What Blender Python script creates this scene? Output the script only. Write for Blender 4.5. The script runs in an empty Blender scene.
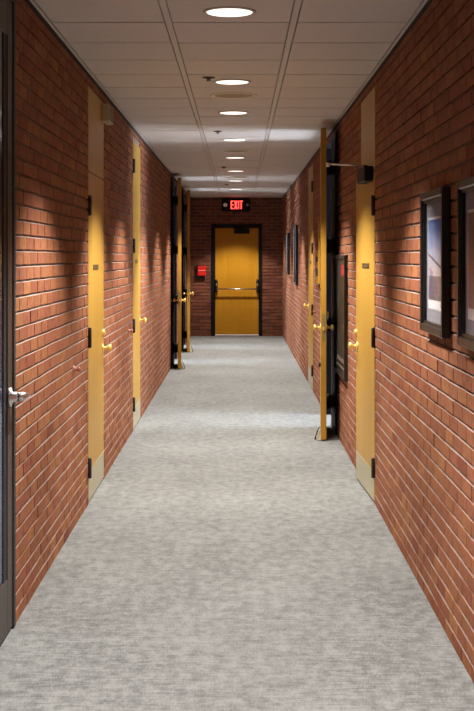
import bpy, math, random
from mathutils import Vector, Matrix
random.seed(7)
scene = bpy.context.scene
C = scene.collection
PI = math.pi

# ------------------------------------------------------------------ dimensions
XL, XR = -0.968, 0.874          # brick faces of the two side walls
YB, YE = -4.0, 25.2             # behind the camera, end wall
EYE, HC = 1.592, 2.773          # eye height, ceiling height
COURSE, BLEN, JOINT, VJOINT, RAKE = 0.0677, 0.2032, 0.0135, 0.012, 0.011

# ------------------------------------------------------------------ materials
def new_mat(name):
    m = bpy.data.materials.new(name); m.use_nodes = True
    nt = m.node_tree
    return m, nt, nt.nodes, nt.links, nt.nodes['Principled BSDF']

def plain(name, col, rough=0.5, metal=0.0, emit=None, estr=0.0, spec=0.5, var=0.0, vscale=30, coat=0.0):
    m, nt, N, L, b = new_mat(name)
    b.inputs['Base Color'].default_value = (*col, 1)
    b.inputs['Roughness'].default_value = rough
    b.inputs['Metallic'].default_value = metal
    b.inputs['Specular IOR Level'].default_value = spec
    b.inputs['Coat Weight'].default_value = coat
    if emit:
        b.inputs['Emission Color'].default_value = (*emit, 1)
        b.inputs['Emission Strength'].default_value = estr
    if var > 0:
        tc = N.new('ShaderNodeTexCoord'); no = N.new('ShaderNodeTexNoise')
        no.inputs['Scale'].default_value = vscale; no.inputs['Detail'].default_value = 4
        cr = N.new('ShaderNodeValToRGB')
        cr.color_ramp.elements[0].position = 0.3; cr.color_ramp.elements[1].position = 0.7
        cr.color_ramp.elements[0].color = (*[c * (1 - var) for c in col], 1)
        cr.color_ramp.elements[1].color = (*[min(1, c * (1 + var)) for c in col], 1)
        L.new(tc.outputs['Object'], no.inputs['Vector']); L.new(no.outputs['Fac'], cr.inputs['Fac'])
        L.new(cr.outputs['Color'], b.inputs['Base Color'])
    return m

def wood(name, dark, light, rough=0.4):
    m, nt, N, L, b = new_mat(name)
    tc = N.new('ShaderNodeTexCoord'); mp = N.new('ShaderNodeMapping')
    mp.inputs['Scale'].default_value = (28, 28, 0.9)
    n1 = N.new('ShaderNodeTexNoise'); n1.inputs['Scale'].default_value = 1.0
    n1.inputs['Detail'].default_value = 5; n1.inputs['Roughness'].default_value = 0.65
    n1.inputs['Distortion'].default_value = 0.6
    mp2 = N.new('ShaderNodeMapping'); mp2.inputs['Scale'].default_value = (4, 4, 0.35)
    n2 = N.new('ShaderNodeTexNoise'); n2.inputs['Scale'].default_value = 1.3
    mx = N.new('ShaderNodeMath'); mx.operation = 'MULTIPLY_ADD'; mx.inputs[1].default_value = 0.55
    ml = N.new('ShaderNodeMath'); ml.operation = 'MULTIPLY'; ml.inputs[1].default_value = 0.45
    cr = N.new('ShaderNodeValToRGB')
    cr.color_ramp.elements[0].position = 0.3; cr.color_ramp.elements[0].color = (*dark, 1)
    cr.color_ramp.elements[1].position = 0.68; cr.color_ramp.elements[1].color = (*light, 1)
    L.new(tc.outputs['Object'], mp.inputs['Vector']); L.new(mp.outputs['Vector'], n1.inputs['Vector'])
    L.new(tc.outputs['Object'], mp2.inputs['Vector']); L.new(mp2.outputs['Vector'], n2.inputs['Vector'])
    L.new(n2.outputs['Fac'], ml.inputs[0]); L.new(n1.outputs['Fac'], mx.inputs[0]); L.new(ml.outputs[0], mx.inputs[2])
    L.new(mx.outputs[0], cr.inputs['Fac']); L.new(cr.outputs['Color'], b.inputs['Base Color'])
    b.inputs['Roughness'].default_value = rough; b.inputs['Specular IOR Level'].default_value = 0.2
    return m

def brick_mat():
    m, nt, N, L, b = new_mat('brick')
    at = N.new('ShaderNodeAttribute'); at.attribute_name = 'tone'
    cr = N.new('ShaderNodeValToRGB'); r = cr.color_ramp
    r.elements[0].position = 0.0; r.elements[0].color = (0.145, 0.046, 0.029, 1)
    r.elements[1].position = 1.0; r.elements[1].color = (0.305, 0.132, 0.054, 1)
    for p, c in ((0.22, (0.210, 0.071, 0.039, 1)), (0.5, (0.238, 0.090, 0.047, 1)), (0.78, (0.270, 0.109, 0.049, 1))):
        e = r.elements.new(p); e.color = c
    tc = N.new('ShaderNodeTexCoord'); no = N.new('ShaderNodeTexNoise')
    no.inputs['Scale'].default_value = 22; no.inputs['Detail'].default_value = 6; no.inputs['Roughness'].default_value = 0.7
    mr = N.new('ShaderNodeMapRange'); mr.inputs['From Min'].default_value = 0.3; mr.inputs['From Max'].default_value = 0.7
    mr.inputs['To Min'].default_value = 0.72; mr.inputs['To Max'].default_value = 1.25
    mx = N.new('ShaderNodeMix'); mx.data_type = 'RGBA'; mx.blend_type = 'MULTIPLY'; mx.inputs['Factor'].default_value = 1
    L.new(at.outputs['Fac'], cr.inputs['Fac']); L.new(tc.outputs['Object'], no.inputs['Vector'])
    L.new(no.outputs['Fac'], mr.inputs['Value'])
    L.new(cr.outputs['Color'], mx.inputs['A']); L.new(mr.outputs['Result'], mx.inputs['B'])
    L.new(mx.outputs['Result'], b.inputs['Base Color'])
    bp = N.new('ShaderNodeBump'); bp.inputs['Strength'].default_value = 0.35; bp.inputs['Distance'].default_value = 0.004
    n2 = N.new('ShaderNodeTexNoise'); n2.inputs['Scale'].default_value = 60; n2.inputs['Detail'].default_value = 5
    L.new(tc.outputs['Object'], n2.inputs['Vector']); L.new(n2.outputs['Fac'], bp.inputs['Height'])
    L.new(bp.outputs['Normal'], b.inputs['Normal'])
    b.inputs['Roughness'].default_value = 0.75
    b.inputs['Specular IOR Level'].default_value = 0.12
    return m

def carpet_mat():
    m, nt, N, L, b = new_mat('heather_carpet')
    tc = N.new('ShaderNodeTexCoord')
    def noise(sc, detail, rough=0.6):
        mp = N.new('ShaderNodeMapping'); mp.inputs['Scale'].default_value = sc
        n = N.new('ShaderNodeTexNoise'); n.inputs['Scale'].default_value = 1
        n.inputs['Detail'].default_value = detail; n.inputs['Roughness'].default_value = rough
        L.new(tc.outputs['Object'], mp.inputs['Vector']); L.new(mp.outputs['Vector'], n.inputs['Vector'])
        return n.outputs['Fac']
    def madd(a, k, c):
        n = N.new('ShaderNodeMath'); n.operation = 'MULTIPLY_ADD'; n.inputs[1].default_value = k
        L.new(a, n.inputs[0])
        if isinstance(c, float): n.inputs[2].default_value = c
        else: L.new(c, n.inputs[2])
        return n.outputs[0]
    v = madd(noise((20, 11, 1), 3), 0.40, 0.0)          # blotches
    v = madd(noise((9, 60, 1), 2), 0.34, v)            # streaks across the corridor
    v = madd(noise((160, 28, 1), 2), 0.28, v)          # streaks along the corridor
    v = madd(noise((2.2, 1.3, 1), 2), 0.16, v)
    cr = N.new('ShaderNodeValToRGB'); r = cr.color_ramp
    r.elements[0].position = 0.49; r.elements[0].color = (0.096, 0.100, 0.099, 1)
    r.elements[1].position = 0.67; r.elements[1].color = (0.195, 0.203, 0.200, 1)
    L.new(v, cr.inputs['Fac']); L.new(cr.outputs['Color'], b.inputs['Base Color'])
    bp = N.new('ShaderNodeBump'); bp.inputs['Strength'].default_value = 0.4; bp.inputs['Distance'].default_value = 0.006
    L.new(v, bp.inputs['Height']); L.new(bp.outputs['Normal'], b.inputs['Normal'])
    b.inputs['Roughness'].default_value = 0.95; b.inputs['Specular IOR Level'].default_value = 0.15
    b.inputs['Sheen Weight'].default_value = 0.15
    return m

def tile_mat():
    m, nt, N, L, b = new_mat('ceiling_tile')
    tc = N.new('ShaderNodeTexCoord'); no = N.new('ShaderNodeTexNoise')
    no.inputs['Scale'].default_value = 55; no.inputs['Detail'].default_value = 5; no.inputs['Roughness'].default_value = 0.8
    cr = N.new('ShaderNodeValToRGB')
    cr.color_ramp.elements[0].position = 0.25; cr.color_ramp.elements[0].color = (0.54, 0.515, 0.485, 1)
    cr.color_ramp.elements[1].position = 0.6; cr.color_ramp.elements[1].color = (0.63, 0.60, 0.57, 1)
    L.new(tc.outputs['Object'], no.inputs['Vector']); L.new(no.outputs['Fac'], cr.inputs['Fac'])
    L.new(cr.outputs['Color'], b.inputs['Base Color']); b.inputs['Roughness'].default_value = 0.9
    return m

def pane_mat():
    m, nt, N, L, b = new_mat('picture_glass')
    N.remove(b)
    out = N['Material Output']
    tr = N.new('ShaderNodeBsdfTransparent'); tr.inputs['Color'].default_value = (0.93, 0.94, 0.95, 1)
    gl = N.new('ShaderNodeBsdfGlossy'); gl.inputs['Roughness'].default_value = 0.02
    lw = N.new('ShaderNodeLayerWeight'); lw.inputs['Blend'].default_value = 0.5
    pw = N.new('ShaderNodeMath'); pw.operation = 'POWER'; pw.inputs[1].default_value = 7
    fr = N.new('ShaderNodeMath'); fr.operation = 'MULTIPLY_ADD'; fr.inputs[1].default_value = 0.45; fr.inputs[2].default_value = 0.02
    L.new(lw.outputs['Facing'], pw.inputs[0]); L.new(pw.outputs[0], fr.inputs[0])
    mx = N.new('ShaderNodeMixShader')
    L.new(fr.outputs[0], mx.inputs[0]); L.new(tr.outputs[0], mx.inputs[1]); L.new(gl.outputs[0], mx.inputs[2])
    L.new(mx.outputs[0], out.inputs['Surface'])
    return m

def photo_sky():
    m, nt, N, L, b = new_mat('photo_sky')
    tc = N.new('ShaderNodeTexCoord'); sp = N.new('ShaderNodeSeparateXYZ')
    no = N.new('ShaderNodeTexNoise'); no.inputs['Scale'].default_value = 9; no.inputs['Detail'].default_value = 4
    ad = N.new('ShaderNodeMath'); ad.operation = 'MULTIPLY_ADD'; ad.inputs[1].default_value = 0.22
    cr = N.new('ShaderNodeValToRGB'); r = cr.color_ramp
    r.elements[0].position = 0.33; r.elements[0].color = (0.50, 0.42, 0.42, 1)
    r.elements[1].position = 0.60; r.elements[1].color = (0.06, 0.20, 0.62, 1)
    e = r.elements.new(0.46); e.color = (0.50, 0.53, 0.68, 1)
    L.new(tc.outputs['Object'], sp.inputs[0]); L.new(tc.outputs['Object'], no.inputs['Vector'])
    L.new(no.outputs['Fac'], ad.inputs[0]); L.new(sp.outputs['Z'], ad.inputs[2])
    L.new(ad.outputs[0], cr.inputs['Fac']); L.new(cr.outputs['Color'], b.inputs['Base Color'])
    b.inputs['Roughness'].default_value = 0.5
    return m

M = {}
M['brick'] = brick_mat()
M['mortar'] = plain('mortar', (0.24, 0.185, 0.165), 0.9, var=0.15, vscale=40, spec=0.2)
M['carpet'] = carpet_mat()
M['tile'] = tile_mat()
M['grid'] = plain('ceiling_grid', (0.56, 0.53, 0.49), 0.6)
M['maple'] = wood('maple_veneer', (0.35, 0.190, 0.030), (0.42, 0.250, 0.047))
M['maple_edge'] = wood('maple_edge', (0.32, 0.16, 0.020), (0.39, 0.21, 0.031))
M['oak'] = wood('amber_oak_veneer', (0.42, 0.180, 0.009), (0.52, 0.245, 0.016), 0.4)
M['black'] = plain('black_steel', (0.006, 0.006, 0.008), 0.5, spec=0.15)
M['darkmetal'] = plain('oil_rubbed_steel', (0.012, 0.009, 0.008), 0.55)
M['bronze'] = plain('dark_bronze_aluminium', (0.055, 0.042, 0.036), 0.45, metal=0.3)
M['gasket'] = plain('black_gasket', (0.01, 0.01, 0.012), 0.6)
M['brass'] = plain('polished_brass', (0.85, 0.60, 0.20), 0.32, metal=0.7)
M['olive'] = plain('aged_brass', (0.24, 0.17, 0.06), 0.5, metal=0.4)
M['chrome'] = plain('satin_chrome', (0.72, 0.70, 0.70), 0.28, metal=1.0)
M['steel'] = plain('brushed_steel_plate', (0.50, 0.45, 0.30), 0.38, metal=0.55, var=0.06, vscale=20)
M['plate'] = plain('dark_name_plate', (0.10, 0.07, 0.02), 0.5)
M['plate_ink'] = plain('engraved_strip', (0.03, 0.022, 0.01), 0.5)
M['bumper'] = plain('brown_rubber', (0.30, 0.10, 0.06), 0.5)
M['cream'] = plain('cream_plastic', (0.42, 0.33, 0.20), 0.6)
M['ivory'] = plain('ivory_rubber', (0.62, 0.58, 0.44), 0.6)
M['slot'] = plain('dark_slot', (0.03, 0.025, 0.02), 0.8)
M['frame'] = plain('black_lacquer_frame', (0.012, 0.010, 0.010), 0.32)
M['mat'] = plain('grey_mat_board', (0.30, 0.30, 0.34), 0.8)
M['white'] = plain('white_print_border', (0.85, 0.83, 0.83), 0.7)
M['sky'] = photo_sky()
M['ground'] = plain('photo_ground', (0.20, 0.15, 0.15), 0.6, var=0.3, vscale=14)
M['haze'] = plain('photo_water', (0.60, 0.52, 0.52), 0.6, var=0.2, vscale=9)
M['beam'] = plain('photo_dark_beam', (0.05, 0.045, 0.07), 0.6)
M['figure'] = plain('photo_blue_figure', (0.06, 0.08, 0.20), 0.6)
M['glass'] = pane_mat()
M['sepia'] = plain('photo_sepia', (0.26, 0.16, 0.12), 0.6, var=0.35, vscale=6)
M['cabinet'] = plain('dark_brown_lacquer', (0.050, 0.036, 0.022), 0.3, coat=0.4)
M['cabinet_frame'] = plain('black_cabinet_frame', (0.010, 0.009, 0.008), 0.4)
M['ridge'] = plain('pale_moulding_edge', (0.16, 0.12, 0.09), 0.5)  # paler brown than the cabinet panel
M['red'] = plain('red_enamel', (0.62, 0.015, 0.012), 0.35)
M['redreflection'] = plain('painted_red_reflection', (0.24, 0.008, 0.010), 0.5)
M['palered'] = plain('pale_red_strip', (0.85, 0.30, 0.24), 0.5)
M['exit'] = plain('exit_letters', (0.9, 0.05, 0.05), 0.5, emit=(1.0, 0.055, 0.045), estr=3.6)
M['lens'] = plain('lamp_lens', (0.9, 0.88, 0.85), 0.5, emit=(1.0, 0.95, 0.88), estr=1.4)
M['lens_dim'] = plain('lamp_lens_dim', (0.75, 0.70, 0.66), 0.4, emit=(1.0, 0.9, 0.8), estr=0.05)
M['trimring'] = plain('light_trim', (0.50, 0.44, 0.38), 0.4)
M['lampglass'] = plain('grey_lamp_glass', (0.42, 0.36, 0.38), 0.25)
M['speaker'] = plain('beige_speaker_grille', (0.36, 0.28, 0.17), 0.7, var=0.1, vscale=120)
M['speakerlip'] = plain('pale_speaker_lip', (0.70, 0.66, 0.56), 0.6)
M['roomwall'] = plain('room_plaster', (0.34, 0.35, 0.38), 0.8)
M['plainwall'] = plain('lobby_plaster', (0.35, 0.22, 0.16), 0.8)
M['daylight'] = plain('daylit_window', (0.8, 0.85, 0.95), 0.5, emit=(0.80, 0.88, 1.0), estr=36.0)
M['daylight_soft'] = plain('daylit_window_soft', (0.8, 0.85, 0.95), 0.5, emit=(0.80, 0.88, 1.0), estr=24.0)
M['blueglass'] = plain('blue_tinted_glass', (0.016, 0.024, 0.055), 0.12, spec=0.3)
M['threshold'] = plain('pale_threshold', (0.62, 0.50, 0.45), 0.5)
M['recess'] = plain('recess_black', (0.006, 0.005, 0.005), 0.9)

# ------------------------------------------------------------------ mesh builder
class MB:
    def __init__(s): s.v = []; s.f = []; s.mi = []; s.sm = []; s.mats = []; s.tone = []
    def mat(s, name):
        if name not in s.mats: s.mats.append(name)
        return s.mats.index(name)
    def add(s, vs, fs, mat, smooth=False, tone=0.5):
        o = len(s.v); s.v += [tuple(p) for p in vs]; k = s.mat(mat)
        for f in fs:
            s.f.append([i + o for i in f]); s.mi.append(k); s.sm.append(smooth); s.tone.append(tone)
    def box(s, x0, x1, y0, y1, z0, z1, mat, tone=0.5, bev=0.0):
        x0, x1 = sorted((x0, x1)); y0, y1 = sorted((y0, y1)); z0, z1 = sorted((z0, z1))
        if bev > 0:
            b = min(bev, (x1-x0)/2.01, (y1-y0)/2.01, (z1-z0)/2.01)
            vs = []; idx = {}
            for ix, X in enumerate((x0, x1)):
                for iy, Y in enumerate((y0, y1)):
                    for iz, Z in enumerate((z0, z1)):
                        dx = b if ix == 0 else -b; dy = b if iy == 0 else -b; dz = b if iz == 0 else -b
                        idx[ix, iy, iz, 0] = len(vs); vs.append((X, Y+dy, Z+dz))
                        idx[ix, iy, iz, 1] = len(vs); vs.append((X+dx, Y, Z+dz))
                        idx[ix, iy, iz, 2] = len(vs); vs.append((X+dx, Y+dy, Z))
            fs = []
            for a in (0, 1):
                fs.append([idx[a,0,0,0], idx[a,1,0,0], idx[a,1,1,0], idx[a,0,1,0]] if a else [idx[a,0,0,0], idx[a,0,1,0], idx[a,1,1,0], idx[a,1,0,0]])
                fs.append([idx[0,a,0,1], idx[0,a,1,1], idx[1,a,1,1], idx[1,a,0,1]] if a else [idx[0,a,0,1], idx[1,a,0,1], idx[1,a,1,1], idx[0,a,1,1]])
                fs.append([idx[0,0,a,2], idx[1,0,a,2], idx[1,1,a,2], idx[0,1,a,2]] if a else [idx[0,0,a,2], idx[0,1,a,2], idx[1,1,a,2], idx[1,0,a,2]])
            for a in (0, 1):
                for c in (0, 1):
                    fs.append([idx[a,c,0,0], idx[a,c,1,0], idx[a,c,1,1], idx[a,c,0,1]])
                    fs.append([idx[a,0,c,0], idx[a,1,c,0], idx[a,1,c,2], idx[a,0,c,2]])
                    fs.append([idx[0,a,c,1], idx[1,a,c,1], idx[1,a,c,2], idx[0,a,c,2]])
            for k in [(i, j, l) for i in (0, 1) for j in (0, 1) for l in (0, 1)]:
                fs.append([idx[(*k, 0)], idx[(*k, 1)], idx[(*k, 2)]])
            s.add(vs, fs, mat, tone=tone); return
        vs = [(x0,y0,z0),(x1,y0,z0),(x1,y1,z0),(x0,y1,z0),(x0,y0,z1),(x1,y0,z1),(x1,y1,z1),(x0,y1,z1)]
        s.add(vs, [[0,3,2,1],[4,5,6,7],[0,1,5,4],[1,2,6,5],[2,3,7,6],[3,0,4,7]], mat, tone=tone)
    def lathe(s, prof, mat, axis='x', at=(0,0,0), n=24, smooth=True, sgn=1):
        """prof: list of (distance along axis, radius)"""
        vs = []; fs = []
        for d, r in prof:
            for k in range(n):
                a = 2*PI*k/n; c, q = math.cos(a)*r, math.sin(a)*r
                p = {'x': (d*sgn, c, q), 'y': (c, d*sgn, q), 'z': (c, q, d*sgn)}[axis]
                vs.append((p[0]+at[0], p[1]+at[1], p[2]+at[2]))
        for i in range(len(prof)-1):
            for k in range(n):
                fs.append([i*n+k, i*n+(k+1)%n, (i+1)*n+(k+1)%n, (i+1)*n+k])
        fs.append(list(range(n))[::-1]); fs.append([(len(prof)-1)*n+k for k in range(n)])
        s.add(vs, fs, mat, smooth)
    def tube(s, pts, rad, mat, n=10):
        pts = [Vector(p) for p in pts]
        rad = rad if isinstance(rad, (list, tuple)) else [rad]*len(pts)
        vs = []; fs = []
        for i, p in enumerate(pts):
            t = (pts[min(i+1, len(pts)-1)] - pts[max(i-1, 0)]).normalized()
            u = t.orthogonal().normalized() if i == 0 else (u - t*u.dot(t)).normalized()
            w = t.cross(u)
            for k in range(n):
                a = 2*PI*k/n; vs.append(p + (u*math.cos(a) + w*math.sin(a))*rad[i])
        for i in range(len(pts)-1):
            for k in range(n):
                fs.append([i*n+k, i*n+(k+1)%n, (i+1)*n+(k+1)%n, (i+1)*n+k])
        fs.append(list(range(n))[::-1]); fs.append([(len(pts)-1)*n+k for k in range(n)])
        s.add(vs, fs, mat, True)
    def prism(s, poly, y0, y1, mat, plane='xz'):
        n = len(poly)
        f = (lambda a, b, d: (a, d, b)) if plane == 'xz' else ((lambda a, b, d: (d, a, b)) if plane == 'yz' else (lambda a, b, d: (a, b, d)))
        vs = [f(a, b, y0) for a, b in poly] + [f(a, b, y1) for a, b in poly]
        fs = [list(range(n))[::-1], [n+i for i in range(n)]] + [[i, (i+1)%n, n+(i+1)%n, n+i] for i in range(n)]
        s.add(vs, fs, mat)
    def build(s, name, parent=None, label=None, flip=True):
        me = bpy.data.meshes.new(name)
        me.from_pydata(s.v, [], s.f)
        for m in s.mats: me.materials.append(M[m])
        me.polygons.foreach_set('material_index', s.mi)
        me.polygons.foreach_set('use_smooth', s.sm)
        if 'brick' in s.mats:
            at = me.attributes.new('tone', 'FLOAT', 'FACE'); at.data.foreach_set('value', s.tone)
        import bmesh
        if flip:
            bm = bmesh.new(); bm.from_mesh(me); bmesh.ops.recalc_face_normals(bm, faces=bm.faces); bm.to_mesh(me); bm.free()
        me.update()
        o = bpy.data.objects.new(name, me); C.objects.link(o)
        if parent: o.parent = parent
        if label: o['label'] = label
        return o

def tag(o, label=None, cat=None, group=None, kind=None):
    if label: o['label'] = label
    if cat: o['category'] = cat
    if group: o['group'] = group
    if kind: o['kind'] = kind
    return o

def thing(name, label, cat, loc=(0,0,0), rz=0.0, group=None, kind=None):
    o = bpy.data.objects.new(name, None); C.objects.link(o)
    o.empty_display_size = 0.1
    o.location = loc; o.rotation_euler = (0, 0, rz)
    return tag(o, label, cat, group, kind)

def copy_tree(o, parent=None):
    c = o.copy(); C.objects.link(c)
    if parent: c.parent = parent
    for ch in list(o.children): copy_tree(ch, c)
    return c

# ------------------------------------------------------------------ brick walls
def spans_minus(a, b, holes):
    out = [(a, b)]
    for h0, h1 in holes:
        nxt = []
        for s0, s1 in out:
            if h1 <= s0 or h0 >= s1: nxt.append((s0, s1)); continue
            if h0 > s0: nxt.append((s0, h0))
            if h1 < s1: nxt.append((h1, s1))
        out = nxt
    return out

def brick_side_wall(name, xf, sgn, y0, y1, recesses, through, thick=0.16):
    """xf: brick face; sgn: +1 when the corridor lies towards +x.  recesses / through: (ya, yb, za, zb)."""
    mb = MB()
    zt = HC + 0.02
    xm = xf - sgn*RAKE                       # mortar plane
    xb = xf - sgn*thick
    allh = recesses + through
    # mortar body, cut around every opening
    ys = sorted({y0, y1, *[h[0] for h in allh], *[h[1] for h in allh]})
    for a, b in zip(ys, ys[1:]):
        mid = (a+b)/2
        h = [q for q in allh if q[0] < mid < q[1]]
        if not h: mb.box(xm, xb, a, b, 0, zt, 'mortar')
        else:
            ya, yb, za, zb = h[0]
            if zb < zt: mb.box(xm, xb, a, b, zb, zt, 'mortar')
            if h[0] in recesses: mb.box(xf - sgn*0.075, xb, a, b, 0, zb, 'recess')
    # bricks
    n = int(zt / COURSE) + 1
    for r in range(n):
        z0 = r*COURSE; z1 = min(z0 + COURSE - JOINT, zt)
        if z1 - z0 < 0.01: continue
        holes = [(h[0], h[1]) for h in allh if h[2] < z1 - 0.02 and h[3] > z0 + 0.02]
        off = (BLEN*0.5 if r % 2 else 0.0) + random.uniform(-0.006, 0.006)
        for p, q in spans_minus(y0, y1, holes):      # mortar bed struck back under the next course
            zb_ = z1 + JOINT*0.5
            mb.add([(xf - sgn*0.0012, p, z1 - 0.001), (xf - sgn*0.0012, q, z1 - 0.001), (xm - sgn*0.001, q, zb_), (xm - sgn*0.001, p, zb_)], [[0, 1, 2, 3] if sgn > 0 else [3, 2, 1, 0]], 'mortar')
        y = y0 - off
        while y < y1:
            a, b = y + VJOINT/2, y + BLEN - VJOINT/2
            t = min(1, max(0, random.gauss(0.52, 0.17)))
            dx = random.uniform(-0.0012, 0.0012)
            for p, q in spans_minus(max(a, y0), min(b, y1), holes):
                if q - p > 0.012:
                    jz = random.uniform(-0.001, 0.001)
                    mb.box(xf + dx, xm, p, q, z0 + jz, z1 + jz, 'brick', tone=t)
            y += BLEN
    return tag(mb.build(name), kind='structure')

def brick_end_wall(name, yf, x0, x1, holes):
    mb = MB(); zt = HC + 0.02; ym = yf + RAKE; yb = yf + 0.16
    xs = sorted({x0, x1, *[h[0] for h in holes], *[h[1] for h in holes]})
    for a, b in zip(xs, xs[1:]):
        h = [q for q in holes if q[0] < (a+b)/2 < q[1]]
        if not h: mb.box(a, b, ym, yb, 0, zt, 'mortar')
        else:
            mb.box(a, b, ym, yb, h[0][3], zt, 'mortar'); mb.box(a, b, yf + 0.10, yb, 0, h[0][3], 'recess')
    for r in range(int(zt / COURSE) + 1):
        z0 = r*COURSE; z1 = min(z0 + COURSE - JOINT, zt)
        if z1 - z0 < 0.01: continue
        hs = [(h[0], h[1]) for h in holes if h[3] > z0 + 0.02]
        x = x0 - (BLEN*0.5 if r % 2 else 0)
        while x < x1:
            t = min(1, max(0, random.gauss(0.2, 0.2)))  # dimmer light at this end put into the brick tone
            for p, q in spans_minus(max(x + VJOINT/2, x0), min(x + BLEN - VJOINT/2, x1), hs):
                if q - p > 0.012: mb.box(p, q, yf, ym, z0, z1, 'brick', tone=t)
            x += BLEN
    return tag(mb.build(name), kind='structure')

D1 = (8.09, 9.02); D2 = (11.50, 12.36); GD = (4.20, 5.43)
OA = (18.65, 19.55); OB = (21.85, 22.75)
R1 = (8.10, 9.03); R3 = (14.88, 15.90); OR = (11.80, 12.72)
OH = 2.71
brick_side_wall('wall_left', XL, 1, YB, YE + 0.1,
    [(*GD, 0, HC + 0.02), (*D1, 0, 2.69), (*D2, 0, 2.665)], [(*OA, 0, OH), (*OB, 0, OH)])
brick_side_wall('wall_right', XR, -1, YB, YE + 0.1,
    [(*R1, 0, 2.69), (*R3, 0, 2.70)], [(*OR, 0, OH)])
EDX = (-0.56, 0.464)
brick_end_wall('wall_back', YE, XL, XR, [(*EDX, 0, 2.245)])
mb = MB(); mb.box(XL - 0.16, XR + 0.16, YB - 0.1, YB, 0, HC + 0.02, 'plainwall'); tag(mb.build('wall_front'), kind='structure')

# flush black strip coloured as the shadow gap along the top of both side walls, broken by the glass door
def shade_strip(name, xf, sgn, segs):
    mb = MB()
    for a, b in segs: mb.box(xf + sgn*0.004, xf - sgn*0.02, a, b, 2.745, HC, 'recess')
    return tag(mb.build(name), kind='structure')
shade_strip('trim_1', XL, 1, [(YB, GD[0]), (GD[1], YE)])
shade_strip('trim_2', XR, -1, [(YB, YE)])

# floor (also runs into the three open rooms)
mb = MB()
mb.box(XL - 2.6, XR + 2.6, YB - 0.1, YE + 0.2, -0.05, 0.0, 'carpet')
tag(mb.build('floor'), kind='structure')

# ceiling: lay-in tiles dropped a little below their grid
mb = MB()
GX = [XL + 0.004, -0.356, 0.275, XR - 0.004]
mb.box(XL - 0.16, XR + 0.16, YB - 0.1, YE + 0.2, HC + 0.022, HC + 0.06, 'slot')
ty = [6.357 + 0.61*k for k in range(-17, 32)]
rows = [max(YB, ty[0])] + [t for t in ty if YB < t < YE] + [YE]
rows = sorted(set(rows))
for a, b in zip(rows, rows[1:]):
    if b - a < 0.05: continue
    for i in range(3):
        x0 = GX[i] + (0.021 if i else 0.022); x1 = GX[i+1] - (0.021 if i < 2 else 0.022)
        mb.box(x0, x1, a + 0.0105, b - 0.0105, HC + random.uniform(-0.0008, 0.0008), HC + 0.0225, 'tile')
for gx in GX[1:3]: mb.box(gx - 0.0155, gx + 0.0155, YB, YE, HC + 0.002, HC + 0.0225, 'grid')
for xa, sg in ((XL, 1), (XR, -1)):
    mb.box(xa + sg*0.001, xa + sg*0.020, YB, YE, HC - 0.003, HC + 0.01, 'grid')
tag(mb.build('ceiling'), kind='structure')

# ------------------------------------------------------------------ daylit rooms behind the open doorways
wn = [0]
def room(prefix, xf, sgn, ya, yb, depth=1.9, ext=0.5, win='daylight_soft', pan=0.70):
    """A small office behind an open doorway; sgn=+1 when the corridor lies towards +x."""
    xi = xf - sgn*0.16; xo = xi - sgn*depth
    y0, y1 = ya - ext, yb + ext
    mb = MB()
    mb.box(xo, xo - sgn*0.08, y0, y1, 0, 1.0, 'roomwall'); mb.box(xo, xo - sgn*0.08, y0, y1, 2.5, HC, 'roomwall')
    mb.box(xo, xo - sgn*0.08, y0, y0 + 0.35, 1.0, 2.5, 'roomwall'); mb.box(xo, xo - sgn*0.08, y1 - 0.35, y1, 1.0, 2.5, 'roomwall')
    mb.box(xi, xo, y0 - 0.08, y0, 0, HC, 'roomwall'); mb.box(xi, xo, y1, y1 + 0.08, 0, HC, 'roomwall')
    mb.box(xi, xo, y0, y1, HC, HC + 0.05, 'roomwall')
    tag(mb.build('wall_' + prefix), kind='structure')
    wn[0] += 1
    mb = MB(); mb.box(xo - sgn*0.03, xo - sgn*0.05, y0 + 0.35, y1 - 0.35, 1.0, 2.5, win)
    tag(mb.build('window_%d' % wn[0]), kind='structure')
    # black steel frame lining the opening
    mb = MB(); xa = xf + sgn*0.003; xb = xf - sgn*0.163
    mb.box(xa, xb, ya - 0.002, ya + 0.035, 0, OH, 'black'); mb.box(xa, xb, yb - 0.035, yb + 0.002, 0, OH, 'black')
    mb.box(xa, xb, ya, yb, OH - 0.035, OH + 0.002, 'black')
    mb.box(xf + sgn*0.012, xf - sgn*0.012, ya - pan, ya + 0.004, 0, OH, 'black', bev=0.003)   # black sheet added for the deep shade behind the open leaf
    mb.box(xf - sgn*0.06, xf - sgn*0.10, yb - 0.05, yb - 0.035, 0, OH, 'black')
    tag(mb.build('trim_%d' % (wn[0] + 2)), kind='structure')
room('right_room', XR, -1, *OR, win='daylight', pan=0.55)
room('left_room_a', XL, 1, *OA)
room('left_room_b', XL, 1, *OB)

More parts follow.
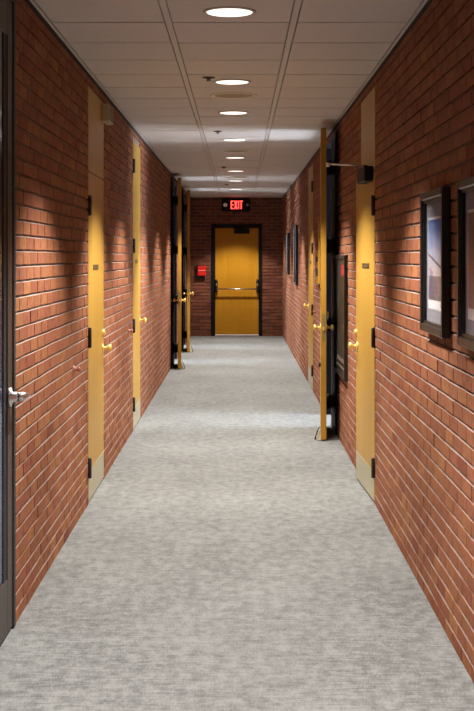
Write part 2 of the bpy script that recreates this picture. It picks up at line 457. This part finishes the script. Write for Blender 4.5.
# ------------------------------------------------------------------ door hardware (local +x points into the corridor)
KNOB = [(0.0, 0.032), (0.004, 0.032), (0.007, 0.026), (0.010, 0.012), (0.030, 0.011), (0.034, 0.018), (0.042, 0.027), (0.052, 0.029), (0.060, 0.025), (0.065, 0.014), (0.066, 0.001)]
def knob(root, x, y, z, sg=1):
    mb = MB(); mb.lathe(KNOB, 'brass', 'x', (x, y, z), sgn=sg); return mb.build('knob', root, 'round brass knob on a stem')
def deadbolt(root, x, y, z, sg=1):
    mb = MB(); mb.lathe([(0, 0.026), (0.008, 0.025), (0.014, 0.018), (0.020, 0.012), (0.0205, 0.001)], 'brass', 'x', (x, y, z), sgn=sg)
    return mb.build('deadbolt', root, 'small brass deadbolt')
def hinge(root, x, y, z, d):
    mb = MB()
    mb.lathe([(z - 0.066, 0.004), (z - 0.064, 0.010), (z - 0.058, 0.0125), (z + 0.058, 0.0125), (z + 0.064, 0.010), (z + 0.066, 0.004)], 'darkmetal', 'z', (x + 0.011, y, 0), n=12)
    for q in (-0.02, 0.02): mb.box(x, x + 0.005, y, y + d*0.03, z + q - 0.04, z + q + 0.04, 'darkmetal')
    return mb.build('hinge', root, 'black hinge')
def name_plate(root, x, y, z, w, h):
    mb = MB(); mb.box(x, x + 0.003, y - w/2, y + w/2, z - h/2, z + h/2, 'plate')
    for i in (-1, 1):
        for j in (-1, 1):
            mb.box(x + 0.003, x + 0.0042, y + i*w*0.25 - w*0.2, y + i*w*0.25 + w*0.2, z + j*h*0.25 - h*0.13, z + j*h*0.25 + h*0.13, 'plate_ink')
    return mb.build('name_plate', root, 'small dark name plate at eye level')

def closed_door(name, label, xf, y0, w, top, rz, d, hinges, knob_z, plate_z, plate_w, ajar=0.0, face=0.0):
    root = thing(name, label, 'door', (xf, y0, 0), rz + ajar, kind='structure')
    g = 0.005
    mb = MB(); mb.box(face - 0.045, face, d*g, d*(w - g), 0.012, top - 0.005, 'maple', bev=0.002)
    mb.build('door_leaf', root)
    mb = MB(); mb.box(face, face + 0.0015, d*(g + 0.012), d*(w - g - 0.012), 0.015, 0.205, 'steel')
    mb.build('kick_plate', root, 'brushed metal kick plate along the door foot')
    for z in hinges: hinge(root, face - 0.002, d*0.004, z, d)
    knob(root, face, d*(w - 0.075), knob_z)
    name_plate(root, face, d*w*0.45, plate_z, plate_w, 0.036)
    return root

H3 = (0.232, 1.07, 1.92); H4 = (0.24, 0.96, 1.69, 2.42)
d = closed_door('door_1', 'closed maple door on the left brick wall nearest the viewer, beside the glass door, with a flush panel above', XL, D1[0], 0.93, 2.142, 0, 1, H3, 0.943, 1.52, 0.30)
deadbolt(d, 0, 0.93 - 0.075, 1.05)
d = closed_door('door_2', 'tall closed maple door on the left wall, second from the viewer, hung on four black hinges', XL, D2[0], 0.86, 2.66, 0, 1, H4, 0.97, 1.545, 0.26)
d = closed_door('door_3', 'maple door slightly ajar on the right wall with a black closer box and arm near its top', XR, R1[0], 0.93, 2.142, PI, -1, H3, 0.955, 1.53, 0.34, ajar=0.036, face=0.002)
deadbolt(d, 0.002, -(0.93 - 0.03), 1.05)
# closer with its elbow arm
mb = MB(); mb.box(0.002, 0.06, -0.06, -0.42, 2.080, 2.178, 'black', bev=0.006); cl = mb.build('door_closer', d, 'black closer box and jointed arm')
mb = MB()
mb.tube([(0.03, -0.22, 2.168), (0.03, -0.22, 2.195)], 0.014, 'black')
mb.tube([(0.03, -0.22, 2.190), (0.275, -0.27, 2.206)], 0.005, 'chrome')
mb.tube([(0.275, -0.27, 2.188), (0.275, -0.27, 2.214)], 0.013, 'chrome')
mb.tube([(0.275, -0.27, 2.204), (0.03, -0.62, 2.215)], 0.005, 'black')
mb.build('closer_arm', cl, 'thin jointed metal arm')
d = closed_door('door_4', 'tall closed maple door far down the right wall, beyond the propped open door', XR, R3[0], 1.02, 2.695, PI, -1, H4, 0.975, 1.52, 0.26)

def transom(name, label, xf, y0, w, rz, d_):
    root = thing(name, label, 'panel', (xf, y0, 2.142), rz)
    mb = MB(); mb.box(-0.045, 0.0, d_*0.004, d_*(w - 0.004), 0.003, 0.545, 'maple', bev=0.002)
    mb.build('panel_board', root)
transom('transom_panel', 'flush maple panel above the nearest left door, with the cream box at its corner', XL, D1[0], 0.93, 0, 1)
transom('transom_panel', 'flush maple panel above the ajar door with the black closer on the right wall', XR, R1[0], 0.93, PI, -1)

# ------------------------------------------------------------------ doors folded back flat along the walls
def open_door(name, label, loc, rz, c, free_top=2.70):
    """local +y runs from the hinge to the free edge; c*x points into the corridor."""
    root = thing(name, label, 'door', loc, rz, kind='structure')
    w = 0.90
    mb = MB(); mb.box(-0.024, 0.024, 0.0, w, 0.012, free_top, 'maple_edge', bev=0.002); mb.build('door_leaf', root)
    for z in H4:
        mb = MB()
        mb.box(-c*0.024, -c*0.085, -0.006, 0.004, z - 0.065, z + 0.065, 'darkmetal')
        mb.lathe([(z - 0.068, 0.011), (z + 0.068, 0.011)], 'darkmetal', 'z', (-c*0.05, -0.004, 0), n=12)
        mb.build('hinge', root, 'black swing hinge')
    knob(root, c*0.024, w - 0.07, 0.975, c); knob(root, -c*0.024, w - 0.07, 0.975, -c)
    deadbolt(root, -c*0.024, w - 0.07, 1.09, -c)
    mb = MB(); mb.box(-0.013, 0.013, w, w + 0.002, 0.86, 1.10, 'olive', bev=0.001)
    mb.box(-0.007, 0.007, w + 0.002, w + 0.010, 0.955, 0.985, 'brass'); mb.build('latch_plate', root, 'aged brass latch plate on the door edge')
    # kick-down stop near the free edge
    mb = MB(); x = c*0.024
    mb.prism([(0, 0.10), (c*0.010, 0.095), (c*0.018, 0.06), (c*0.034, 0.02), (c*0.032, 0.002), (0, 0.004)] if c > 0 else
             [(0, 0.10), (0, 0.004), (c*0.032, 0.002), (c*0.034, 0.02), (c*0.018, 0.06), (c*0.010, 0.095)], w - 0.05, w - 0.03, 'ivory')
    for i in range(len(mb.v)): mb.v[i] = (mb.v[i][0] + x, mb.v[i][1], mb.v[i][2])
    mb.tube([(x + c*0.010, w - 0.025, 0.12), (x + c*0.030, w - 0.022, 0.08), (x + c*0.044, w - 0.02, 0.04), (x + c*0.048, w - 0.02, 0.010)], [0.004, 0.005, 0.005, 0.008], 'darkmetal')
    mb.build('door_stop', root, 'ivory kick-down door stop with dark foot')
    if c > 0:
        mb = MB(); mb.box(x, x + 0.02, w - 0.06, w - 0.02, 0.635, 0.675, 'darkmetal', bev=0.004); mb.build('catch', root, 'small black catch')
    return root
open_door('door_5', 'maple door propped open flat along the right wall, its lit edge facing the viewer', (0.782, 11.77, 0), PI - 0.058, 1)
open_door('door_6', 'nearer of the two maple doors propped open along the left wall', (-0.882, 18.63, 0), PI + 0.052, -1)
open_door('door_7', 'farther of the two maple doors propped open along the left wall, close to the end wall', (-0.886, 21.80, 0), PI + 0.054, -1)

# ------------------------------------------------------------------ end door
root = thing('door_8', 'amber wooden exit door with a push bar in a black frame at the corridor end', 'door', (0, YE, 0), 0, kind='structure')
mb = MB()
mb.box(-0.56, -0.480, -0.012, 0.10, 0, 2.245, 'black', bev=0.003); mb.box(0.396, 0.464, -0.012, 0.10, 0, 2.245, 'black', bev=0.003)
mb.box(-0.480, 0.396, -0.012, 0.10, 2.165, 2.245, 'black'); mb.build('door_frame', root, 'black steel door frame')
mb = MB(); mb.box(-0.476, 0.392, 0.012, 0.057, 0.045, 2.161, 'oak', bev=0.002); mb.build('door_leaf', root)
mb = MB(); mb.box(-0.479, 0.395, -0.03, 0.06, 0.0, 0.035, 'threshold', bev=0.008); mb.build('threshold', root, 'pale worn threshold strip')
mb = MB(); mb.box(-0.10, 0.21, -0.045, 0.012, 2.05, 2.155, 'black', bev=0.006); mb.tube([(0.05, -0.03, 2.155), (0.05, -0.03, 2.175), (-0.14, -0.02, 2.18)], 0.009, 'black'); mb.build('door_closer', root, 'black closer at the door head')
pb = MB(); pb.tube([(-0.45, -0.085, 0.945), (0.37, -0.085, 0.945)], 0.013, 'chrome', 14); pbar = pb.build('push_bar', root, 'chrome push bar')
for sx in (-0.45, 0.37):
    mb = MB(); mb.box(sx - 0.024, sx + 0.024, -0.03, 0.012, 0.87, 1.13, 'black', bev=0.006)
    mb.box(sx - 0.018, sx + 0.018, -0.10, -0.03, 0.90, 1.01, 'darkmetal', bev=0.01)
    mb.box(sx - 0.014, sx + 0.014, -0.105, -0.03, 1.01, 1.06, 'chrome', bev=0.008)
    mb.lathe([(0, 0.016), (0.02, 0.014), (0.022, 0.002)], 'darkmetal', 'y', (sx, -0.03, 1.10), sgn=-1)
    mb.build('bar_bracket', pbar, 'dark bracket with chrome cap')

# ------------------------------------------------------------------ exit sign
root = thing('exit_sign', 'black box with glowing red EXIT letters and two lamp heads above the end door', 'sign', (-0.045, YE, 2.49))
mb = MB(); mb.box(-0.30, 0.27, -0.09, 0.0, 0.0, 0.255, 'black', bev=0.008); mb.build('housing', root)
mb = MB(); hz, h0 = 0.165, 0.048; yy0, yy1 = -0.094, -0.088
def bar(x0, x1, z0, z1): mb.box(x0, x1, yy0, yy1, h0 + z0, h0 + z1, 'exit')
t = 0.020
bar(-0.118, -0.118 + t, 0, hz)
for z in (0, hz/2 - t/2, hz - t): bar(-0.118 + t, -0.062, z, z + t)
for p in ([(-0.052, 0), (-0.028, 0), (0.014, hz), (-0.010, hz)], [(-0.010, 0), (0.014, 0), (-0.028, hz), (-0.052, hz)]):
    mb.prism([(a, b + h0) for a, b in p], yy0, yy1, 'exit')
bar(0.026, 0.026 + t, 0, hz)
bar(0.056, 0.122, hz - t, hz); bar(0.079, 0.079 + t, 0, hz - t)
mb.build('letters', root, 'glowing red EXIT letters')
for sx, r, m in ((-0.229, 0.032, 'lens_dim'), (0.215, 0.022, 'lampglass')):
    mb = MB(); mb.lathe([(0, r*1.2), (0.02, r*1.25), (0.035, r*1.15), (0.036, r), (0.042, r*0.8), (0.045, 0.002)], m, 'y', (sx, -0.09, 0.13), sgn=-1)
    mb.build('lamp_head', root, 'round grey emergency lamp head')

# ------------------------------------------------------------------ fire alarm box on the end wall
root = thing('fire_alarm_box', 'small red alarm box with dark edges on the end wall, left of the exit door', 'alarm', (-0.76, YE, 1.14))
mb = MB(); mb.box(-0.105, 0.085, -0.045, 0.012, 0.0, 0.28, 'darkmetal', bev=0.006); mb.build('dark_box', root, 'dark box behind the cover')  # dark box reaching left of and below the cover
mb = MB(); mb.box(-0.070, 0.100, -0.085, -0.045, 0.065, 0.265, 'red', bev=0.012); cov = mb.build('cover', root, 'red cover')
mb = MB(); mb.box(-0.055, 0.085, -0.088, -0.084, 0.165, 0.182, 'palered'); mb.build('label_strip', cov, 'pale strip')

# ------------------------------------------------------------------ glass door at the left edge
root = thing('door_9', 'dark bronze glass door with a chrome lever at the left edge nearest the viewer', 'door', (XL, GD[0], 0), 0, kind='structure')
W = GD[1] - GD[0]
mb = MB()
mb.box(-0.07, 0.006, W - 0.045, W, 0, HC - 0.002, 'gasket', bev=0.003); mb.box(-0.07, 0.006, 0, 0.05, 0, HC - 0.002, 'gasket', bev=0.003)
mb.box(-0.07, 0.004, 0.05, W - 0.045, 2.68, HC - 0.002, 'bronze'); mb.build('door_frame', root, 'dark bronze frame')
mb = MB()
mb.box(-0.055, 0.0, W - 0.155, W - 0.048, 0.012, 2.675, 'bronze', bev=0.004); mb.box(-0.055, 0.0, 0.055, 0.16, 0.012, 2.675, 'bronze', bev=0.004)
mb.box(-0.055, 0.0, 0.16, W - 0.155, 0.012, 0.24, 'bronze', bev=0.003); mb.box(-0.055, 0.0, 0.16, W - 0.155, 2.52, 2.675, 'bronze', bev=0.003)
mb.box(-0.045, -0.006, W - 0.215, W - 0.155, 0.24, 2.52, 'gasket'); mb.build('door_leaf', root, 'dark bronze door stiles and rails')
mb = MB(); mb.box(-0.016, -0.010, 0.16, W - 0.215, 0.24, 2.52, 'blueglass'); mb.build('glass_pane', root, 'bluish glass pane')
mb = MB(); yl = W - 0.115
mb.lathe([(0, 0.042), (0.008, 0.041), (0.014, 0.022), (0.045, 0.020), (0.050, 0.012)], 'chrome', 'x', (0, yl, 1.0))
mb.tube([(0.030, yl - 0.005, 1.0), (0.050, yl + 0.006, 1.001), (0.060, yl + 0.03, 1.0), (0.064, yl + 0.07, 0.997), (0.066, yl + 0.105, 0.993)], [0.021, 0.021, 0.017, 0.012, 0.006], 'chrome', 12)
mb.build('lever_handle', root, 'chrome lever handle')

# ------------------------------------------------------------------ wall bumpers
def bumper(label, xf, y, z, sg):
    root = thing('wall_bumper', label, 'door stop', (xf, y, z), 0, 'knob bumpers on the brick walls')
    mb = MB(); mb.lathe([(-0.01, 0.022), (0.006, 0.021), (0.010, 0.011), (0.026, 0.010), (0.030, 0.014), (0.038, 0.014), (0.041, 0.002)], 'bumper', 'x', (0, 0, 0), n=16, sgn=sg)
    mb.build('bumper', root)
bumper('small brown bumper on the left wall between glass door and nearest maple door', XL, 7.365, 0.934, 1)
bumper('small brown knob bumper on the left wall between the two closed maple doors', XL, 11.04, 0.94, 1)
bumper('small brown knob bumper on the right wall beyond the propped open door', XR, 14.50, 0.955, -1)
def brass_bumper(label, xf, y, z, sg):
    root = thing('wall_bumper', label, 'door stop', (xf, y, z), 0, 'knob bumpers on the brick walls')
    mb = MB(); mb.lathe([(-0.01, 0.02), (0.004, 0.02), (0.007, 0.010), (0.014, 0.012), (0.018, 0.010), (0.019, 0.002)], 'brass', 'x', (0, 0, 0), n=16, sgn=sg)
    mb.build('bumper', root)
brass_bumper('brass bumper on the right wall behind the knob of the propped open door', XR, 11.32, 0.965, -1)
brass_bumper('brass bumper on the left wall behind the knob of the nearer propped open door', XL, 17.95, 0.965, 1)

# ------------------------------------------------------------------ cream box over the first left door
root = thing('wall_box', 'cream slotted box high on the left wall above the nearest maple door', 'box', (XL, 8.86, 2.545))
mb = MB(); mb.box(0.0, 0.055, 0.0, 0.29, 0.0, 0.122, 'cream', bev=0.006); mb.build('housing', root)
mb = MB()
for k in range(5): mb.box(0.053, 0.0565, 0.02, 0.27, 0.016 + k*0.020, 0.026 + k*0.020, 'slot')
mb.build('grille', root, 'dark slotted grille')

# ------------------------------------------------------------------ dark cabinet on the right wall
root = thing('wall_cabinet', 'dark brown wall cabinet with a small painted red reflection beside the propped open door', 'cabinet', (XR, 10.12, 0.585), PI)
w, h = 1.12, 1.02
mb = MB()
for a in ((0, -0.04, 0, h), (-w + 0.04, -w, 0, h)): mb.box(0, 0.030, a[0], a[1], a[2], a[3], 'cabinet_frame', bev=0.004)
mb.box(0, 0.030, -0.04, -w + 0.04, 0, 0.035, 'cabinet_frame', bev=0.004); mb.box(0, 0.030, -0.04, -w + 0.04, h - 0.035, h, 'cabinet_frame', bev=0.004)
mb.build('cabinet_frame', root, 'black frame')
mb = MB(); mb.box(0, 0.018, -0.04, -w + 0.04, 0.035, h - 0.035, 'cabinet')
for z in (0.08, 0.13, 0.15): mb.box(0.018, 0.024, -0.05, -w + 0.05, z, z + 0.008, 'ridge', bev=0.002)
mb.build('cabinet_panel', root, 'glossy brown panel with moulded ridges')
mb = MB(); mb.box(0.018, 0.021, -0.07, -0.40, 0.845, 0.935, 'redreflection'); mb.build('red_reflection', root, 'small red patch painted as a reflection')  # red patch put in as the alarm box's reflection on the panel

# ------------------------------------------------------------------ wooden rack on the far right wall
root = thing('wall_rack', 'light wooden wall rack with two dark slots behind the propped open right door', 'rack', (XR, 13.25, 1.30), PI)
mb = MB(); mb.box(0, 0.034, 0, -0.62, 0.0, 0.36, 'maple_edge', bev=0.004); mb.box(0, 0.034, 0, -0.14, 0.36, 0.66, 'maple_edge', bev=0.004); mb.build('back_board', root)
for z in (0.08, 0.235):
    mb = MB(); mb.box(0.034, 0.038, -0.12, -0.50, z, z + 0.085 - 0.03*(z > 0.2), 'slot'); mb.build('slot', root, 'dark slot')

# ------------------------------------------------------------------ framed pictures
def picture(label, y_near, z0, w, h, kind, group, pro=0.038, rail=0.036):
    root = thing('framed_picture', label, 'picture', (XR, y_near, z0), PI, group)
    mb = MB()                                     # local y runs from 0 to -w (away from the camera)
    for y0, y1, za, zb in ((0, -rail, 0, h), (-w + rail, -w, 0, h), (-rail, -w + rail, 0, rail), (-rail, -w + rail, h - rail, h)):
        mb.box(0.002, pro, y0, y1, za, zb, 'frame', bev=0.005)
    for y0, y1, za, zb in ((-rail, -rail - 0.012, rail, h - rail), (-w + rail + 0.012, -w + rail, rail, h - rail), (-rail, -w + rail, rail, rail + 0.012), (-rail, -w + rail, h - rail - 0.012, h - rail)):
        mb.box(0.002, pro - 0.012, y0, y1, za, zb, 'frame')
    fr = mb.build('frame', root, 'black frame')
    i = rail + 0.012
    mb = MB(); mb.box(0.006, 0.012, -i, -w + i, i, h - i, 'mat'); mb.build('mat_board', root, 'grey mat')
    a, b, c, e = -0.115, -w + 0.105, 0.135, h - 0.115
    p = thing('print', None, None); p.parent = root; bpy.data.objects.remove(p)
    mb = MB()
    mb.box(0.012, 0.0135, a, b, c - 0.03, e, 'white')
    a -= 0.012; b += 0.012; e -= 0.012; c += 0.012
    H = e - c; Wd = a - b
    if kind == 'sea':
        zs = c + H*0.42
        mb.box(0.0135, 0.0145, a, b, zs, e, 'sky')
        mb.box(0.0135, 0.0145, a, b, c + H*0.30, zs, 'haze'); mb.box(0.0135, 0.0145, a, b, c, c + H*0.30, 'ground')
        mb.prism([(b, c + H*0.555), (b, c + H*0.585), (a, c + H*0.40), (a, c + H*0.37)], 0.0145, 0.0150, 'beam', 'yz')
        for u, ww, z0_, z1_ in ((0.10, 0.05, 0.05, 0.40), (0.22, 0.07, 0.02, 0.36), (0.36, 0.05, 0.03, 0.30)):
            mb.box(0.0145, 0.0150, b + Wd*u, b + Wd*(u + ww), c + H*z0_, c + H*z1_, 'figure')
    elif kind == 'sepia':
        mb.box(0.0135, 0.0145, a, b, c, e, 'sepia')
    else:
        mb.box(0.0135, 0.0145, a, b, c, e, 'ground')
    mb.build('print', root, 'printed photograph with a white border')
    mb = MB(); mb.box(0.0205, 0.0225, -i + 0.004, -w + i - 0.004, i - 0.004, h - i + 0.004, 'glass'); mb.build('glass_pane', root)
    return root
picture('black framed photograph of blue sky on the right wall, second from the viewer', 5.19, 1.252, 0.64, 0.63, 'sea', 'framed pictures on the right wall')
picture('black framed reddish photograph cut off by the right edge, nearest the viewer', 4.20, 1.252, 0.64, 0.63, 'sepia', 'framed pictures on the right wall')
picture('tall dark framed picture far down the right wall, larger of the far pair', 18.63, 1.16, 0.62, 0.90, 'far', 'framed pictures on the right wall', pro=0.04)
picture('small dark framed picture on the right wall, closest to the end wall', 21.60, 1.28, 0.60, 0.72, 'far', 'framed pictures on the right wall', pro=0.04)

# ------------------------------------------------------------------ ceiling fittings
LX = -0.046
def spot(root, P, col):
    L = bpy.data.lights.new('downlight', 'SPOT'); L.energy = P; L.color = col
    L.spot_size = math.radians(100); L.spot_blend = 0.48; L.shadow_soft_size = 0.05
    o = bpy.data.objects.new('downlight', L); C.objects.link(o); o.parent = root; o.location = (0, 0, -0.07)
POWER = 480
def recessed(label, y, k=1.0, col=(1.0, 0.95, 0.87), lens='lens'):
    root = thing('recessed_light', label, 'ceiling light', (LX, y, HC), 0, 'round recessed ceiling lights')
    mb = MB(); mb.lathe([(0.0, 0.128), (0.004, 0.128), (0.008, 0.122), (0.008, 0.114), (0.003, 0.112)], 'trimring', 'z', n=40, sgn=-1); mb.build('trim_ring', root)
    mb = MB(); mb.lathe([(0.002, 0.112), (0.006, 0.110), (0.0075, 0.08), (0.008, 0.002)], lens, 'z', n=40, sgn=-1); mb.build('lens', root, 'glowing white lens')
    spot(root, POWER*k, col)
LIGHTS = [
 (-0.6, 'round recessed ceiling light behind the viewer'), (1.8, 'round recessed ceiling light right above the viewer'),
 (3.63, 'round recessed ceiling light just ahead of the viewer, above the picture edge'),
 (6.07, 'largest round ceiling light, at the top edge of the photo'),
 (8.50, 'round ceiling light just before the nearest round speaker'),
 (10.32, 'round ceiling light just beyond the nearest round speaker'),
 (12.72, 'round ceiling light just beyond the second sprinkler'),
 (15.0, 'round ceiling light just beyond the middle round speaker'),
 (17.35, 'round ceiling light just beyond the third sprinkler'),
 (19.6, 'round ceiling light just beyond the farthest round speaker'),
 (22.0, 'round ceiling light nearest the exit sign')]
for y, lab in LIGHTS:
    recessed(lab, y, k=0.8 if y == 15.0 else 1.0, col=(1.0, 0.92, 0.87) if y < 5 else (1.0, 0.95, 0.87))
recessed('dim round ceiling light right in front of the exit sign', 24.2, 0.5, lens='lens_dim')

def speaker(label, y):
    root = thing('ceiling_speaker', label, 'speaker', (-0.04, y, HC), 0, 'round ceiling speakers')
    mb = MB(); mb.lathe([(0.0, 0.172), (0.005, 0.172), (0.009, 0.165), (0.009, 0.150), (0.004, 0.146)], 'speakerlip', 'z', n=40, sgn=-1); mb.build('rim', root, 'pale rim')
    mb = MB(); mb.lathe([(0.003, 0.147), (0.006, 0.12), (0.008, 0.06), (0.008, 0.002)], 'speaker', 'z', n=40, sgn=-1); mb.build('grille', root, 'beige grille')
speaker('nearest round beige ceiling speaker', 9.22); speaker('middle round beige ceiling speaker', 14.05); speaker('farthest round beige ceiling speaker', 18.75)

def sprinkler(label, y):
    root = thing('sprinkler', label, 'sprinkler', (-0.20, y, HC), 0, 'ceiling sprinklers')
    mb = MB(); mb.lathe([(0.0, 0.042), (0.004, 0.042), (0.007, 0.028), (0.010, 0.012), (0.016, 0.009), (0.017, 0.002)], 'darkmetal', 'z', n=20, sgn=-1); mb.build('escutcheon', root)
    mb = MB(); mb.lathe([(0.023, 0.013), (0.025, 0.013)], 'darkmetal', 'z', n=16, sgn=-1)
    for s in (-1, 1): mb.tube([(s*0.009, 0, -0.015), (s*0.012, 0, -0.020), (s*0.006, 0, -0.024)], 0.003, 'darkmetal', 6)
    mb.build('deflector', root)
sprinkler('dark sprinkler head in the ceiling, left of the second light, nearest', 8.30)
sprinkler('dark sprinkler head in the ceiling before the fourth light, second nearest', 11.86)
sprinkler('dark sprinkler head in the ceiling, third from the viewer', 16.60)
sprinkler('dark sprinkler head in the ceiling, farthest from the viewer', 20.60)

# ------------------------------------------------------------------ world, camera, view
w = bpy.data.worlds.new('World'); scene.world = w; w.use_nodes = True
w.node_tree.nodes['Background'].inputs[0].default_value = (0.02, 0.02, 0.025, 1)
w.node_tree.nodes['Background'].inputs[1].default_value = 0.3
cam = bpy.data.cameras.new('camera'); co = bpy.data.objects.new('camera', cam); C.objects.link(co)
co.location = (0, 0, EYE); co.rotation_euler = (PI/2, 0, 0)
cam.sensor_fit = 'AUTO'; cam.sensor_width = 36; cam.lens = 1260/711*36
cam.shift_x = -2/711; cam.shift_y = -99/711
cam.clip_start = 0.05; cam.clip_end = 100
scene.camera = co
vs = scene.view_settings
vs.view_transform = 'Standard'; vs.look = 'None'; vs.exposure = 0.0; vs.gamma = 1.0; vs.use_curve_mapping = False
